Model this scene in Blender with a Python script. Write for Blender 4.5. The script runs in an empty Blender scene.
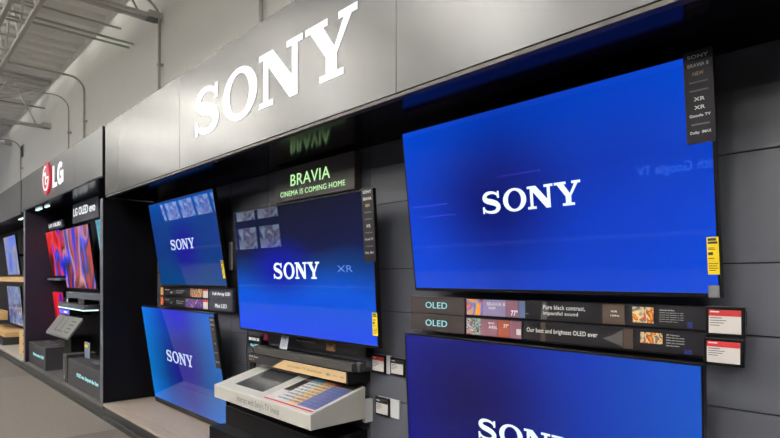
import bpy, bmesh, math, random
from mathutils import Vector, Matrix
random.seed(7)
sc = bpy.context.scene
COL = sc.collection
# ------------------------------------------------------------------ calibration of the place
H = 1.66                 # camera height
F = 555.0                # focal length in pixels (780 wide)
A = math.atan(515.0 / F)
SA, CA = math.sin(A), math.cos(A)
K = F / CA
DW = 2.57                # distance of the display wall
def S(x, D):             # distance along the wall (to the left) of a pixel column on a plane D
    return D * (K / (x + 125.0) - SA) / CA
def Z(x, y, D):
    return H - (y - 277.0) / (x + 125.0) * D / CA
# world: X = -s, Y = D, Z up

def lin(c):
    c = c / 255.0
    return c / 12.92 if c <= 0.04045 else ((c + 0.055) / 1.055) ** 2.4
def rgb(*c):
    return (lin(c[0]), lin(c[1]), lin(c[2]), 1.0)

# ------------------------------------------------------------------ materials
def new_mat(name):
    m = bpy.data.materials.new(name); m.use_nodes = True
    nt = m.node_tree
    return m, nt, nt.nodes['Principled BSDF']
def mat(name, col, rough=0.5, metal=0.0, spec=0.5, noise=0.0, scale=20.0, bump=0.0, stretch=None, coat=0.0):
    m, nt, b = new_mat(name)
    b.inputs['Base Color'].default_value = col
    b.inputs['Roughness'].default_value = rough
    b.inputs['Metallic'].default_value = metal
    b.inputs['Specular IOR Level'].default_value = spec
    b.inputs['Coat Weight'].default_value = coat
    tc = nt.nodes.new('ShaderNodeTexCoord'); mp = nt.nodes.new('ShaderNodeMapping')
    nt.links.new(tc.outputs['Object'], mp.inputs[0])
    if stretch: mp.inputs['Scale'].default_value = stretch
    n = nt.nodes.new('ShaderNodeTexNoise'); n.inputs['Scale'].default_value = scale; n.inputs['Detail'].default_value = 4
    nt.links.new(mp.outputs[0], n.inputs['Vector'])
    mx = nt.nodes.new('ShaderNodeMix'); mx.data_type = 'RGBA'
    k = 1.0 - max(noise, 0.02); k2 = 1.0 + max(noise, 0.02)
    mx.inputs[6].default_value = (col[0]*k, col[1]*k, col[2]*k, 1)
    mx.inputs[7].default_value = (min(col[0]*k2, 1), min(col[1]*k2, 1), min(col[2]*k2, 1), 1)
    nt.links.new(n.outputs[0], mx.inputs[0]); nt.links.new(mx.outputs[2], b.inputs['Base Color'])
    if bump:
        bp = nt.nodes.new('ShaderNodeBump'); bp.inputs['Strength'].default_value = bump; bp.inputs['Distance'].default_value = 0.01
        nt.links.new(n.outputs[0], bp.inputs['Height']); nt.links.new(bp.outputs[0], b.inputs['Normal'])
    return m
def glow(name, col, strength=1.0):
    m, nt, b = new_mat(name)
    b.inputs['Base Color'].default_value = (0.02, 0.02, 0.02, 1)
    b.inputs['Emission Color'].default_value = col
    b.inputs['Emission Strength'].default_value = strength
    return m
def screen_mat(name, stops_v, blob, blobpos, blobr, strength=1.0, horiz=None, spec=0.38, rough=0.02, blob2=None, flow=None):
    """glossy glass over a lit picture: vertical colour gradient + soft blobs (Object coords x -1..1, z 0..1 by Generated)"""
    m, nt, b = new_mat(name)
    L = nt.links.new
    b.inputs['Base Color'].default_value = (0.004, 0.004, 0.006, 1)
    b.inputs['Roughness'].default_value = rough
    b.inputs['Specular IOR Level'].default_value = spec
    tc = nt.nodes.new('ShaderNodeTexCoord'); sp = nt.nodes.new('ShaderNodeSeparateXYZ')
    L(tc.outputs['Generated'], sp.inputs[0])
    def ramp(src, stops):
        r = nt.nodes.new('ShaderNodeValToRGB'); el = r.color_ramp.elements
        el[0].position, el[0].color = stops[0][0], stops[0][1]
        el[1].position, el[1].color = stops[-1][0], stops[-1][1]
        for p, c in stops[1:-1]:
            e = el.new(p); e.color = c
        L(src, r.inputs[0]); return r.outputs[0]
    nz = nt.nodes.new('ShaderNodeTexNoise'); nz.inputs['Scale'].default_value = 1.6; nz.inputs['Detail'].default_value = 1
    L(tc.outputs['Generated'], nz.inputs['Vector'])
    ad = nt.nodes.new('ShaderNodeMath'); ad.operation = 'MULTIPLY_ADD'; ad.inputs[1].default_value = 0.25
    L(nz.outputs[0], ad.inputs[0]); sb = nt.nodes.new('ShaderNodeMath'); sb.operation = 'ADD'; sb.inputs[1].default_value = -0.125
    L(sp.outputs[2], sb.inputs[0]); L(sb.outputs[0], ad.inputs[2])
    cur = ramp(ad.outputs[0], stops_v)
    if horiz:
        h = ramp(sp.outputs[0], horiz)
        mx = nt.nodes.new('ShaderNodeMix'); mx.data_type = 'RGBA'; mx.inputs[0].default_value = 0.5
        L(cur, mx.inputs[6]); L(h, mx.inputs[7]); cur = mx.outputs[2]
    for bl in ((blob, blobpos, blobr), blob2):
        if not bl or bl[0] is None: continue
        c, pos, rad = bl
        mp = nt.nodes.new('ShaderNodeMapping'); mp.vector_type = 'POINT'
        mp.inputs['Scale'].default_value = (1/rad[0], 0, 1/rad[1])
        mp.inputs['Location'].default_value = (-pos[0]/rad[0], 0, -pos[1]/rad[1])
        L(tc.outputs['Generated'], mp.inputs[0])
        g = nt.nodes.new('ShaderNodeTexGradient'); g.gradient_type = 'SPHERICAL'; L(mp.outputs[0], g.inputs[0])
        mr = nt.nodes.new('ShaderNodeMapRange'); mr.interpolation_type = 'SMOOTHSTEP'; L(g.outputs[0], mr.inputs[0])
        mx = nt.nodes.new('ShaderNodeMix'); mx.data_type = 'RGBA'
        L(mr.outputs[0], mx.inputs[0]); L(cur, mx.inputs[6]); mx.inputs[7].default_value = c; cur = mx.outputs[2]
    L(cur, b.inputs['Emission Color']); b.inputs['Emission Strength'].default_value = strength
    return m
def picture_mat(name, cols, scale=3.0, strength=1.0, stretch=(1,1,1), distortion=1.5, sharp=False, rough=0.15, seed=0.0):
    """abstract multi-colour picture, lit (strength>0) or printed (strength=0)"""
    m, nt, b = new_mat(name); L = nt.links.new
    tc = nt.nodes.new('ShaderNodeTexCoord'); mp = nt.nodes.new('ShaderNodeMapping')
    mp.inputs['Scale'].default_value = stretch; mp.inputs['Location'].default_value = (seed, seed*0.7, seed*1.3)
    L(tc.outputs['Object'], mp.inputs[0])
    n = nt.nodes.new('ShaderNodeTexNoise'); n.inputs['Scale'].default_value = scale; n.inputs['Detail'].default_value = 1.5
    n.inputs['Distortion'].default_value = distortion
    L(mp.outputs[0], n.inputs['Vector'])
    r = nt.nodes.new('ShaderNodeValToRGB'); el = r.color_ramp.elements
    if sharp: r.color_ramp.interpolation = 'CONSTANT'
    N = len(cols); el[0].position = 0.33; el[0].color = cols[0]; el[1].position = 0.67; el[1].color = cols[-1]
    for i in range(1, N-1):
        e = el.new(0.33 + 0.34*i/(N-1)); e.color = cols[i]
    L(n.outputs[0], r.inputs[0])
    b.inputs['Roughness'].default_value = rough
    if strength > 0:
        b.inputs['Base Color'].default_value = (0.01, 0.01, 0.01, 1)
        L(r.outputs[0], b.inputs['Emission Color']); b.inputs['Emission Strength'].default_value = strength
    else:
        L(r.outputs[0], b.inputs['Base Color'])
    return m
def table_print_mat(name, stops, lines=22.0, ink=0.9):
    """printed comparison chart: coloured columns with rows of fine print (object coords)"""
    m, nt, b = new_mat(name); L = nt.links.new
    tc = nt.nodes.new('ShaderNodeTexCoord'); sp = nt.nodes.new('ShaderNodeSeparateXYZ'); L(tc.outputs['Generated'], sp.inputs[0])
    r = nt.nodes.new('ShaderNodeValToRGB'); r.color_ramp.interpolation = 'CONSTANT'; el = r.color_ramp.elements
    el[0].position = 0; el[0].color = stops[0][1]; el[1].position = stops[1][0]; el[1].color = stops[1][1]
    for p, c in stops[2:]:
        e = el.new(p); e.color = c
    L(sp.outputs[0], r.inputs[0])
    mp = nt.nodes.new('ShaderNodeMapping'); mp.inputs['Scale'].default_value = (lines*1.2, lines*0.4, 1); L(tc.outputs['Generated'], mp.inputs[0])
    n = nt.nodes.new('ShaderNodeTexNoise'); n.inputs['Scale'].default_value = 1.0; L(mp.outputs[0], n.inputs['Vector'])
    wv = nt.nodes.new('ShaderNodeMath'); wv.operation = 'MULTIPLY'; wv.inputs[1].default_value = 8
    L(sp.outputs[1], wv.inputs[0]); fr = nt.nodes.new('ShaderNodeMath'); fr.operation = 'FRACT'; L(wv.outputs[0], fr.inputs[0])
    g1 = nt.nodes.new('ShaderNodeMath'); g1.operation = 'GREATER_THAN'; g1.inputs[1].default_value = 0.5; L(fr.outputs[0], g1.inputs[0])
    g2 = nt.nodes.new('ShaderNodeMath'); g2.operation = 'GREATER_THAN'; g2.inputs[1].default_value = 0.46; L(n.outputs[0], g2.inputs[0])
    mu = nt.nodes.new('ShaderNodeMath'); mu.operation = 'MULTIPLY'; L(g1.outputs[0], mu.inputs[0]); L(g2.outputs[0], mu.inputs[1])
    m2 = nt.nodes.new('ShaderNodeMath'); m2.operation = 'MULTIPLY'; m2.inputs[1].default_value = ink; L(mu.outputs[0], m2.inputs[0])
    mx = nt.nodes.new('ShaderNodeMix'); mx.data_type = 'RGBA'; L(m2.outputs[0], mx.inputs[0]); L(r.outputs[0], mx.inputs[6])
    mx.inputs[7].default_value = (0.05, 0.05, 0.08, 1); L(mx.outputs[2], b.inputs['Base Color'])
    b.inputs['Roughness'].default_value = 0.35
    return m

M = {}
M['black'] = mat('satin black laminate', rgb(7, 6, 9), 0.4, spec=.18, noise=0.1, scale=8)
M['matteblack'] = mat('matte black metal', rgb(9, 9, 11), 0.6, spec=.2)
M['plastic'] = mat('black plastic', rgb(8, 8, 10), 0.35, spec=.25)
M['soffit'] = mat('glossy black soffit', rgb(17, 12, 18), 0.14, spec=0.09)
M['panel'] = mat('blue grey laminate wall panel', rgb(76, 78, 87), 0.42, noise=0.04, scale=3, spec=0.45)
M['bldwall'] = mat('painted block wall', rgb(244, 242, 234), 0.85, noise=0.02, scale=2)
M['deck'] = mat('painted steel deck', rgb(234, 232, 226), 0.55, noise=0.03, scale=4)
M['joist'] = mat('painted steel joist', rgb(196, 194, 188), 0.5)
M['pipe'] = mat('painted conduit', rgb(176, 174, 168), 0.45)
M['brushed'] = mat('brushed grey metal', rgb(80, 80, 80), 0.24, metal=0.06, spec=0.32, noise=0.05, scale=6, stretch=(1.0, 1, 0.35), bump=.02)
M['brusheddark'] = mat('brushed dark grey metal', rgb(92, 92, 94), 0.38, metal=0.6, noise=0.05, scale=6, stretch=(8, 1, 0.3))
M['trim'] = mat('dark bronze trim', rgb(58, 52, 50), 0.5, metal=0.3)
M['letterglow'] = glow('lit white letter', rgb(255, 255, 255), 1.05)
M['lettergreen'] = glow('lit pale green letter', rgb(176, 226, 160), 1.3)
M['lettercyan'] = glow('lit pale cyan letter', rgb(150, 222, 228), 1.0)
M['letterwhite'] = glow('lit white lettering', rgb(236, 240, 244), 1.0)
M['logowhite'] = glow('white logo on screen', rgb(238, 250, 255), 1.0)
M['logodim'] = glow('pale logo on screen', rgb(190, 205, 240), 1.0)
M['ledstrip'] = glow('led strip', rgb(215, 250, 245), 1.3)
M['white'] = mat('white laminate', rgb(186, 184, 177), 0.45)
M['whiteplastic'] = mat('white plastic', rgb(205, 206, 208), 0.4)
M['paper'] = mat('white card', rgb(208, 203, 200), 0.6)
M['cream'] = mat('kraft cream card', rgb(203, 172, 128), 0.6)
M['darkprint'] = mat('dark ink', rgb(45, 40, 36), 0.6)
M['greyprint'] = mat('grey ink', rgb(96, 96, 98), 0.6)
M['whiteprint'] = mat('white ink', rgb(225, 225, 222), 0.6)
M['redprint'] = mat('red ink', rgb(176, 38, 42), 0.5)
M['yellow'] = mat('yellow label', rgb(240, 208, 12), 0.5)
M['carddark'] = mat('dark printed card', rgb(26, 24, 28), 0.3, noise=0.1, scale=4)
M['signdark'] = mat('dark brown sign panel', rgb(50, 43, 43), 0.45, spec=.35)
M['signgrey'] = mat('dark grey sign panel', rgb(48, 48, 58), 0.4)
M['signbravia'] = mat('grey brown sign panel', rgb(84, 77, 76), 0.4)
M['fabric'] = mat('charcoal speaker fabric', rgb(44, 42, 41), 0.9, noise=0.05, scale=100)
M['greyshelf'] = mat('grey metal shelf', rgb(84, 86, 96), 0.4)
M['tan'] = mat('tan wood box', rgb(196, 158, 108), 0.6, noise=0.1, scale=5, stretch=(1, 1, 6))
M['speakergrey'] = mat('dark grey box', rgb(40, 39, 42), 0.5)
M['clear'] = mat('pale acrylic', rgb(170, 176, 190), 0.2)
M['wood'] = mat('pale greige plank', rgb(146, 133, 121), 0.5, noise=0.12, scale=4, stretch=(0.7, 9, 9))
M['platgrey'] = mat('dark grey platform', rgb(72, 70, 70), 0.5, noise=0.06, scale=5)
M['platlight'] = mat('light grey platform', rgb(150, 146, 138), 0.5, noise=0.06, scale=5)
M['kick'] = mat('charcoal vinyl kick', rgb(34, 33, 34), 0.5, noise=0.1, scale=12)

# carpet with tone fields
def carpet_mat():
    m, nt, b = new_mat('grey loop carpet'); L = nt.links.new
    tc = nt.nodes.new('ShaderNodeTexCoord'); sp = nt.nodes.new('ShaderNodeSeparateXYZ'); L(tc.outputs['Object'], sp.inputs[0])
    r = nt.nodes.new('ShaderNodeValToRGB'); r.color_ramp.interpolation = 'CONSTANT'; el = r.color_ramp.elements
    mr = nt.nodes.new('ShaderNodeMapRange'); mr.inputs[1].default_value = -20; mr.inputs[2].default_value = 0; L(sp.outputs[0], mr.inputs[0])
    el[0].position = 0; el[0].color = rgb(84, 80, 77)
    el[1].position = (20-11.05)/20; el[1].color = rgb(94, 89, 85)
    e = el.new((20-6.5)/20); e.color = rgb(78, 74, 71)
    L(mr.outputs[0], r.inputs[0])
    n = nt.nodes.new('ShaderNodeTexNoise'); n.inputs['Scale'].default_value = 60; n.inputs['Detail'].default_value = 5; L(tc.outputs['Object'], n.inputs['Vector'])
    mx = nt.nodes.new('ShaderNodeMix'); mx.data_type = 'RGBA'; mx.blend_type = 'OVERLAY'; mx.inputs[0].default_value = 0.5
    L(r.outputs[0], mx.inputs[6]); L(n.outputs[0], mx.inputs[7]); L(mx.outputs[2], b.inputs['Base Color'])
    b.inputs['Roughness'].default_value = 0.95; b.inputs['Specular IOR Level'].default_value = 0.15
    bp = nt.nodes.new('ShaderNodeBump'); bp.inputs['Strength'].default_value = 0.3; bp.inputs['Distance'].default_value = 0.01
    L(n.outputs[0], bp.inputs['Height']); L(bp.outputs[0], b.inputs['Normal'])
    return m
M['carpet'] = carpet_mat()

# ------------------------------------------------------------------ mesh helpers
def box(bm, x0, x1, y0, y1, z0, z1):
    v = [bm.verts.new((x, y, z)) for x in (x0, x1) for y in (y0, y1) for z in (z0, z1)]
    for f in ((0,1,3,2), (4,6,7,5), (0,4,5,1), (2,3,7,6), (0,2,6,4), (1,5,7,3)):
        bm.faces.new([v[i] for i in f])
def prism(bm, pts, y0, y1):
    """polygon in XZ extruded along Y (front at y0)"""
    a = [bm.verts.new((p[0], y0, p[1])) for p in pts]
    b = [bm.verts.new((p[0], y1, p[1])) for p in pts]
    bm.faces.new(a); bm.faces.new(b[::-1])
    n = len(pts)
    for i in range(n):
        j = (i+1) % n
        bm.faces.new((a[j], a[i], b[i], b[j]))
def prism_x(bm, pts, x0, x1):
    """polygon in YZ extruded along X"""
    a = [bm.verts.new((x0, p[0], p[1])) for p in pts]
    b = [bm.verts.new((x1, p[0], p[1])) for p in pts]
    bm.faces.new(a); bm.faces.new(b[::-1])
    n = len(pts)
    for i in range(n):
        j = (i+1) % n
        bm.faces.new((a[j], a[i], b[i], b[j]))
def tube(bm, pts, r, n=8):
    pts = [Vector(p) for p in pts]; rings = []
    for i, p in enumerate(pts):
        d = (pts[min(i+1, len(pts)-1)] - pts[max(i-1, 0)]).normalized()
        up = Vector((0, 0, 1)) if abs(d.z) < 0.9 else Vector((1, 0, 0))
        u = d.cross(up).normalized(); w = d.cross(u).normalized()
        rings.append([bm.verts.new(p + r*(math.cos(2*math.pi*k/n)*u + math.sin(2*math.pi*k/n)*w)) for k in range(n)])
    for a, b in zip(rings, rings[1:]):
        for k in range(n):
            bm.faces.new((a[k], a[(k+1) % n], b[(k+1) % n], b[k]))
    bm.faces.new(rings[0][::-1]); bm.faces.new(rings[-1])
def bar(bm, p, q, w):
    """square bar between two points"""
    tube(bm, [p, q], w*0.7, 4)
def obj(name, bm, m, parent=None, bevel=0.0, smooth=False, recalc=True):
    if recalc: bmesh.ops.recalc_face_normals(bm, faces=bm.faces)
    me = bpy.data.meshes.new(name); bm.to_mesh(me); bm.free()
    o = bpy.data.objects.new(name, me); COL.objects.link(o)
    me.materials.append(m)
    if smooth:
        for p in me.polygons: p.use_smooth = True
    if bevel:
        md = o.modifiers.new('bevel', 'BEVEL'); md.width = bevel; md.segments = 2; md.limit_method = 'ANGLE'
    if parent: o.parent = parent
    return o
def bx(name, x0, x1, y0, y1, z0, z1, m, parent=None, bevel=0.0):
    bm = bmesh.new(); box(bm, x0, x1, y0, y1, z0, z1)
    return obj(name, bm, m, parent, bevel)
def thing(name, label, cat, loc=(0, 0, 0), rot=(0, 0, 0), group=None):
    o = bpy.data.objects.new(name, None); COL.objects.link(o)
    o.location = loc; o.rotation_euler = rot; o.empty_display_size = 0.1
    o['label'] = label; o['category'] = cat
    if group: o['group'] = group
    return o
def tag(o, label, cat, group=None):
    o['label'] = label; o['category'] = cat
    if group: o['group'] = group
    return o
def struct(o):
    o['kind'] = 'structure'; return o
def text_mesh(s, bold=0.0, ext=0.0):
    cu = bpy.data.curves.new('t', 'FONT'); cu.body = s; cu.size = 1; cu.offset = bold; cu.resolution_u = 4
    cu.extrude = ext; cu.space_character = 1.05
    t = bpy.data.objects.new('t', cu); COL.objects.link(t)
    dg = bpy.context.evaluated_depsgraph_get()
    me = bpy.data.meshes.new_from_object(t.evaluated_get(dg))
    bpy.data.objects.remove(t); bpy.data.curves.remove(cu)
    return me
def lettering(s, x0, x1, z0, z1, y, m, parent=None, name='lettering', bold=0.0, depth=0.0005, keep=False):
    """text standing in the XZ plane facing -Y, fitted to the given box"""
    me = text_mesh(s, bold)
    xs = [v.co.x for v in me.vertices]; ys = [v.co.y for v in me.vertices]
    ax, bxx, ay, by = min(xs), max(xs), min(ys), max(ys)
    sx = (x1-x0)/(bxx-ax); sy = (z1-z0)/(by-ay)
    if keep: sx = min(sx, sy*keep)
    for v in me.vertices:
        v.co = Vector((x0+(v.co.x-ax)*sx, y, z0+(v.co.y-ay)*sy))
    if depth > 0.0006:
        bm = bmesh.new(); bm.from_mesh(me)
        ex = bmesh.ops.extrude_face_region(bm, geom=bm.faces[:])
        for g in ex['geom']:
            if isinstance(g, bmesh.types.BMVert): g.co.y -= depth
        bmesh.ops.recalc_face_normals(bm, faces=bm.faces); bm.to_mesh(me); bm.free()
    me.materials.clear(); me.materials.append(m)
    o = bpy.data.objects.new(name, me); COL.objects.link(o); me.name = name
    if parent: o.parent = parent
    return o

# ---- slab serif SONY letters, unit height
def ell(cx, cz, rx, rz, n=40):
    return [(cx+rx*math.cos(2*math.pi*i/n), cz+rz*math.sin(2*math.pi*i/n)) for i in range(n)]
N_POLY = [(0,0),(0,.11),(.16,.11),(.16,.89),(0,.89),(0,1),(.50,1),(1.14,.37),(1.14,.89),(.97,.89),(.97,1),(1.47,1),(1.47,.89),(1.31,.89),(1.31,0),(1.06,0),(.33,.74),(.33,.11),(.50,.11),(.50,0)]
Y_POLY = [(0,1),(.63,1),(.63,.89),(.51,.89),(.82,.50),(1.07,.89),(.93,.89),(.93,1),(1.39,1),(1.39,.89),(1.25,.89),(.88,.38),(.88,.11),(1.05,.11),(1.05,0),(.42,0),(.42,.11),(.59,.11),(.59,.38),(.15,.89),(0,.89)]
def catmull(P, n=10):
    out = []
    for i in range(len(P)-1):
        p0 = P[max(i-1,0)]; p1 = P[i]; p2 = P[i+1]; p3 = P[min(i+2,len(P)-1)]
        for k in range(n):
            t = k/n
            out.append(tuple(0.5*((2*b)+(-a+c)*t+(2*a-5*b+4*c-d)*t*t+(-a+3*b-3*c+d)*t**3) for a,b,c,d in zip(p0,p1,p2,p3)))
    out.append(tuple(P[-1])); return out
def s_letter(bm, ox, oz, h, y0, y1, wf=1.0):
    # centre line (x, z, half thickness)
    P = [(1.10,.76,.045),(.96,.89,.055),(.66,.955,.065),(.34,.90,.095),(.20,.72,.13),(.38,.585,.13),(.66,.52,.135),(.96,.42,.13),(1.10,.26,.13),(.94,.09,.09),(.62,.045,.065),(.30,.10,.055),(.13,.24,.045)]
    C = catmull(P, 6); Lp = []; Rp = []
    for i, c in enumerate(C):
        a = C[max(i-1,0)]; b = C[min(i+1,len(C)-1)]
        dx, dz = b[0]-a[0], b[1]-a[1]; l = math.hypot(dx, dz) or 1
        nx, nz = -dz/l, dx/l
        Lp.append((c[0]+nx*c[2], c[1]+nz*c[2])); Rp.append((c[0]-nx*c[2], c[1]-nz*c[2]))
    T = lambda p: (ox+p[0]*h*wf, oz+p[1]*h)
    fl = [bm.verts.new((T(p)[0], y0, T(p)[1])) for p in Lp]; fr = [bm.verts.new((T(p)[0], y0, T(p)[1])) for p in Rp]
    bl = [bm.verts.new((T(p)[0], y1, T(p)[1])) for p in Lp]; br = [bm.verts.new((T(p)[0], y1, T(p)[1])) for p in Rp]
    for i in range(len(Lp)-1):
        bm.faces.new((fl[i], fl[i+1], fr[i+1], fr[i])); bm.faces.new((bl[i], br[i], br[i+1], bl[i+1]))
        bm.faces.new((fl[i], bl[i], bl[i+1], fl[i+1])); bm.faces.new((fr[i], fr[i+1], br[i+1], br[i]))
    bm.faces.new((fl[0], fr[0], br[0], bl[0])); bm.faces.new((fl[-1], bl[-1], br[-1], fr[-1]))
    prism(bm, [T(p) for p in ((1.05,.68),(1.17,.68),(1.17,1.0),(1.07,1.0),(1.05,.93))], y0, y1)
    prism(bm, [T(p) for p in ((.06,0),(.16,0),(.18,.07),(.18,.32),(.06,.32))], y0, y1)
def o_letter(bm, ox, oz, h, y0, y1, wf=1.0):
    n = 44; o = ell(.715, .5, .715, .525, n); i_ = ell(.715, .5, .41, .41, n)
    T = lambda p: (ox+p[0]*h*wf, oz+p[1]*h)
    V = [[bm.verts.new((T(p)[0], y, T(p)[1])) for p in ring] for ring in (o, i_) for y in (y0, y1)]
    of, ob, if_, ib = V
    for k in range(n):
        j = (k+1) % n
        bm.faces.new((of[k], of[j], if_[j], if_[k])); bm.faces.new((ob[k], ib[k], ib[j], ob[j]))
        bm.faces.new((of[k], ob[k], ob[j], of[j])); bm.faces.new((if_[k], if_[j], ib[j], ib[k]))
def poly_letter(poly):
    def f(bm, ox, oz, h, y0, y1, wf=1.0):
        prism(bm, [(ox+p[0]*h*wf, oz+p[1]*h) for p in poly], y0, y1)
    return f
LET = [(s_letter, 0.0), (o_letter, 1.42), (poly_letter(N_POLY), 2.93), (poly_letter(Y_POLY), 4.48)]
LOGO_W = 5.87
def sony_logo(parent, x0, x1, z0, z1, y0, y1, m, split=False):
    h = z1-z0; wf = (x1-x0)/(LOGO_W*h)
    if split:
        for fn, ox in LET:
            bm = bmesh.new(); fn(bm, x0+ox*h*wf, z0, h, y0, y1, wf); obj('letter', bm, m, parent)
    else:
        bm = bmesh.new()
        for fn, ox in LET: fn(bm, x0+ox*h*wf, z0, h, y0, y1, wf)
        obj('logo', bm, m, parent)

# ------------------------------------------------------------------ SETTING
bm = bmesh.new(); box(bm, -30, 9, -14, 3.0, -0.1, 0.0); struct(obj('floor', bm, M['carpet']))
WB = 2.95                                     # building wall plane
ZC = H + 1.11*WB/CA
bm = bmesh.new(); box(bm, -30, 9, WB, WB+0.2, 0.0, ZC+0.3); struct(obj('wall_back', bm, M['bldwall']))
bm = bmesh.new(); box(bm, -30.2, -30, -14, WB+.2, 0.0, ZC+0.3); struct(obj('wall_left', bm, M['bldwall']))
# corrugated deck: ribs run away from the wall
bm = bmesh.new(); x = -30.0; prof = []
while x < 9.0:
    prof += [(x, ZC), (x+0.17, ZC), (x+0.21, ZC+0.09), (x+0.38, ZC+0.09)]; x += 0.42
prof.append((x, ZC))
va = [bm.verts.new((p[0], -14, p[1])) for p in prof]; vb = [bm.verts.new((p[0], WB, p[1])) for p in prof]
vc = [bm.verts.new((p[0], -14, ZC+0.35)) for p in prof]; vd = [bm.verts.new((p[0], WB, ZC+0.35)) for p in prof]
for i in range(len(prof)-1):
    bm.faces.new((va[i], vb[i], vb[i+1], va[i+1])); bm.faces.new((vc[i], vc[i+1], vd[i+1], vd[i]))
    bm.faces.new((va[i], va[i+1], vc[i+1], vc[i])); bm.faces.new((vb[i], vd[i], vd[i+1], vb[i+1]))
struct(obj('ceiling', bm, M['deck']))

# display wall: black core with grey panels and open joints
WX0, WX1 = -7.02, 3.2
bm = bmesh.new(); box(bm, WX0, WX1, DW+0.012, DW+0.10, 0.0, 3.3)
dwall = struct(obj('wall_display', bm, M['matteblack']))
zs = [0.19, 0.525, 0.824, 1.120, 1.425, 1.716, 2.165, 2.585]
ss = [7.02, 6.43, 5.07, 4.361, 2.978, 1.60, 0.22, -1.16, -2.54, -3.2]
bm = bmesh.new(); g = 0.003
for i in range(len(zs)-1):
    for j in range(len(ss)-1):
        box(bm, -ss[j]+g, -ss[j+1]-g, DW, DW+0.012, zs[i]+g, zs[i+1]-g)
pn = obj('wall_panel', bm, M['panel'], dwall)
bx('wall_display', -22, -7.13, DW, DW+0.10, 0.0, 3.3, M['black'])
struct(bpy.data.objects['wall_display.001'])

# ------------------------------------------------------------------ SONY fascia
DF = 1.95
zb, zt = 2.600, H+0.66*DF/CA
sg = thing('store_sign', 'long brushed grey fascia sign with big lit white SONY letters', 'sign', (-4.5, DF, zb))
def local_box(name, x0, x1, y0, y1, z0, z1, m, root, bevel=0.0):
    l = root.location
    return bx(name, x0-l[0], x1-l[0], y0-l[1], y1-l[1], z0-l[2], z1-l[2], m, root, bevel)
seam = [-6.94, -4.80, -2.056, 0.69, 3.2]
for a, b in zip(seam, seam[1:]):
    local_box('fascia_panel', a+.0015, b-.0015, DF, DF+0.03, zb, zt, M['brushed'], sg, 0.0015)
local_box('fascia_body', -6.93, 3.19, DF+0.031, DW-0.005, zb, zt-.05, M['matteblack'], sg)
local_box('edge_trim', -6.93, 3.19, DF+0.006, DF+0.05, zb-0.022, zb-0.001, M['trim'], sg, .002)
local_box('soffit', -6.93, 3.19, DF+0.051, DW-0.003, zb-0.015, zb-0.001, M['soffit'], sg)
lx0, lx1 = -4.486+4.5, -2.363+4.5
sony_logo(sg, lx0, lx1, 2.812-zb, 3.178-zb, -0.006, -0.001, M['letterglow'], split=True)

# ------------------------------------------------------------------ LG fascia
zlb, zlt = H+0.447*DF/CA, H+0.664*DF/CA
lg = thing('store_sign', 'dark grey fascia sign with red round face emblem and lit white LG letters', 'sign', (-9.4, DF, zlb))
sm = [-11.93, -10.70, -8.28, -7.06]
for a, b in zip(sm, sm[1:]):
    local_box('fascia_panel', a+.0015, b-.0015, DF, DF+0.03, zlb, zlt, M['brusheddark'], lg, .0015)
local_box('fascia_body', -11.92, -7.06, DF+0.031, DW-0.005, zlb, zlt-.05, M['matteblack'], lg)
local_box('end_panel', -7.055, -7.035, DF, DW-0.005, zlb, zlt, M['matteblack'], lg)
local_box('soffit', -11.92, -7.06, DF+0.005, DW-0.003, zlb-0.015, zlb-0.001, mat('glossy soffit tinted as blue reflection', rgb(44, 46, 62), .16), lg)  # bluish reflected light is put into the soffit's base colour
# emblem
M['lgred'] = glow('lit crimson emblem', rgb(196, 26, 52), 0.9)
cx, cz, r = -9.84+9.4, H+0.569*DF/CA-zlb, 0.245
bm = bmesh.new(); prism(bm, ell(cx, cz, r, r, 48), -0.03, -0.001); em = obj('emblem', bm, M['lgred'], lg)
def arc(bm, cx, cz, r0, r1, a0, a1, y0, y1, n=36):
    P = [(cx+r1*math.cos(a0+(a1-a0)*i/n), cz+r1*math.sin(a0+(a1-a0)*i/n)) for i in range(n+1)]
    Q = [(cx+r0*math.cos(a0+(a1-a0)*i/n), cz+r0*math.sin(a0+(a1-a0)*i/n)) for i in range(n+1)]
    for i in range(n):
        prism(bm, [P[i], P[i+1], Q[i+1], Q[i]], y0, y1)
bm = bmesh.new()
arc(bm, cx, cz, r*.68, r*.78, math.radians(90), math.radians(360), -0.036, -0.03)
prism(bm, [(cx+r*.05, cz-r*.05), (cx+r*.78, cz-r*.05), (cx+r*.78, cz+r*.05), (cx+r*.05, cz+r*.05)], -0.036, -0.03)
prism(bm, [(cx-r*.06, cz+r*.38), (cx+r*.04, cz+r*.38), (cx+r*.04, cz-r*.30), (cx+r*.24, cz-r*.30), (cx+r*.24, cz-r*.40), (cx-r*.06, cz-r*.40)], -0.036, -0.03)
prism(bm, ell(cx-r*.33, cz+r*.28, r*.11, r*.11, 20), -0.036, -0.03)
obj('face_mark', bm, M['letterglow'], em)
bm = bmesh.new()  # L
x0, z0, h = -9.50+9.4, 2.99-zlb, 0.32
prism(bm, [(x0, z0), (x0+.25, z0), (x0+.25, z0+.06), (x0+.085, z0+.06), (x0+.085, z0+h), (x0, z0+h)], -0.008, -0.001)
obj('letter', bm, M['letterglow'], lg)
bm = bmesh.new(); gx, gz = x0+.455, z0+h/2
n = 30; a0, a1 = math.radians(48), math.radians(318)
P = [(gx+.165*math.cos(a0+(a1-a0)*i/n), gz+.163*math.sin(a0+(a1-a0)*i/n)) for i in range(n+1)]
Q = [(gx+.082*math.cos(a0+(a1-a0)*i/n), gz+.095*math.sin(a0+(a1-a0)*i/n)) for i in range(n+1)]
for i in range(n): prism(bm, [P[i], P[i+1], Q[i+1], Q[i]], -0.008, -0.001)
prism(bm, [(gx, gz-.035), (gx+.165, gz-.035), (gx+.165, gz+.03), (gx, gz+.03)], -0.008, -0.001)
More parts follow.
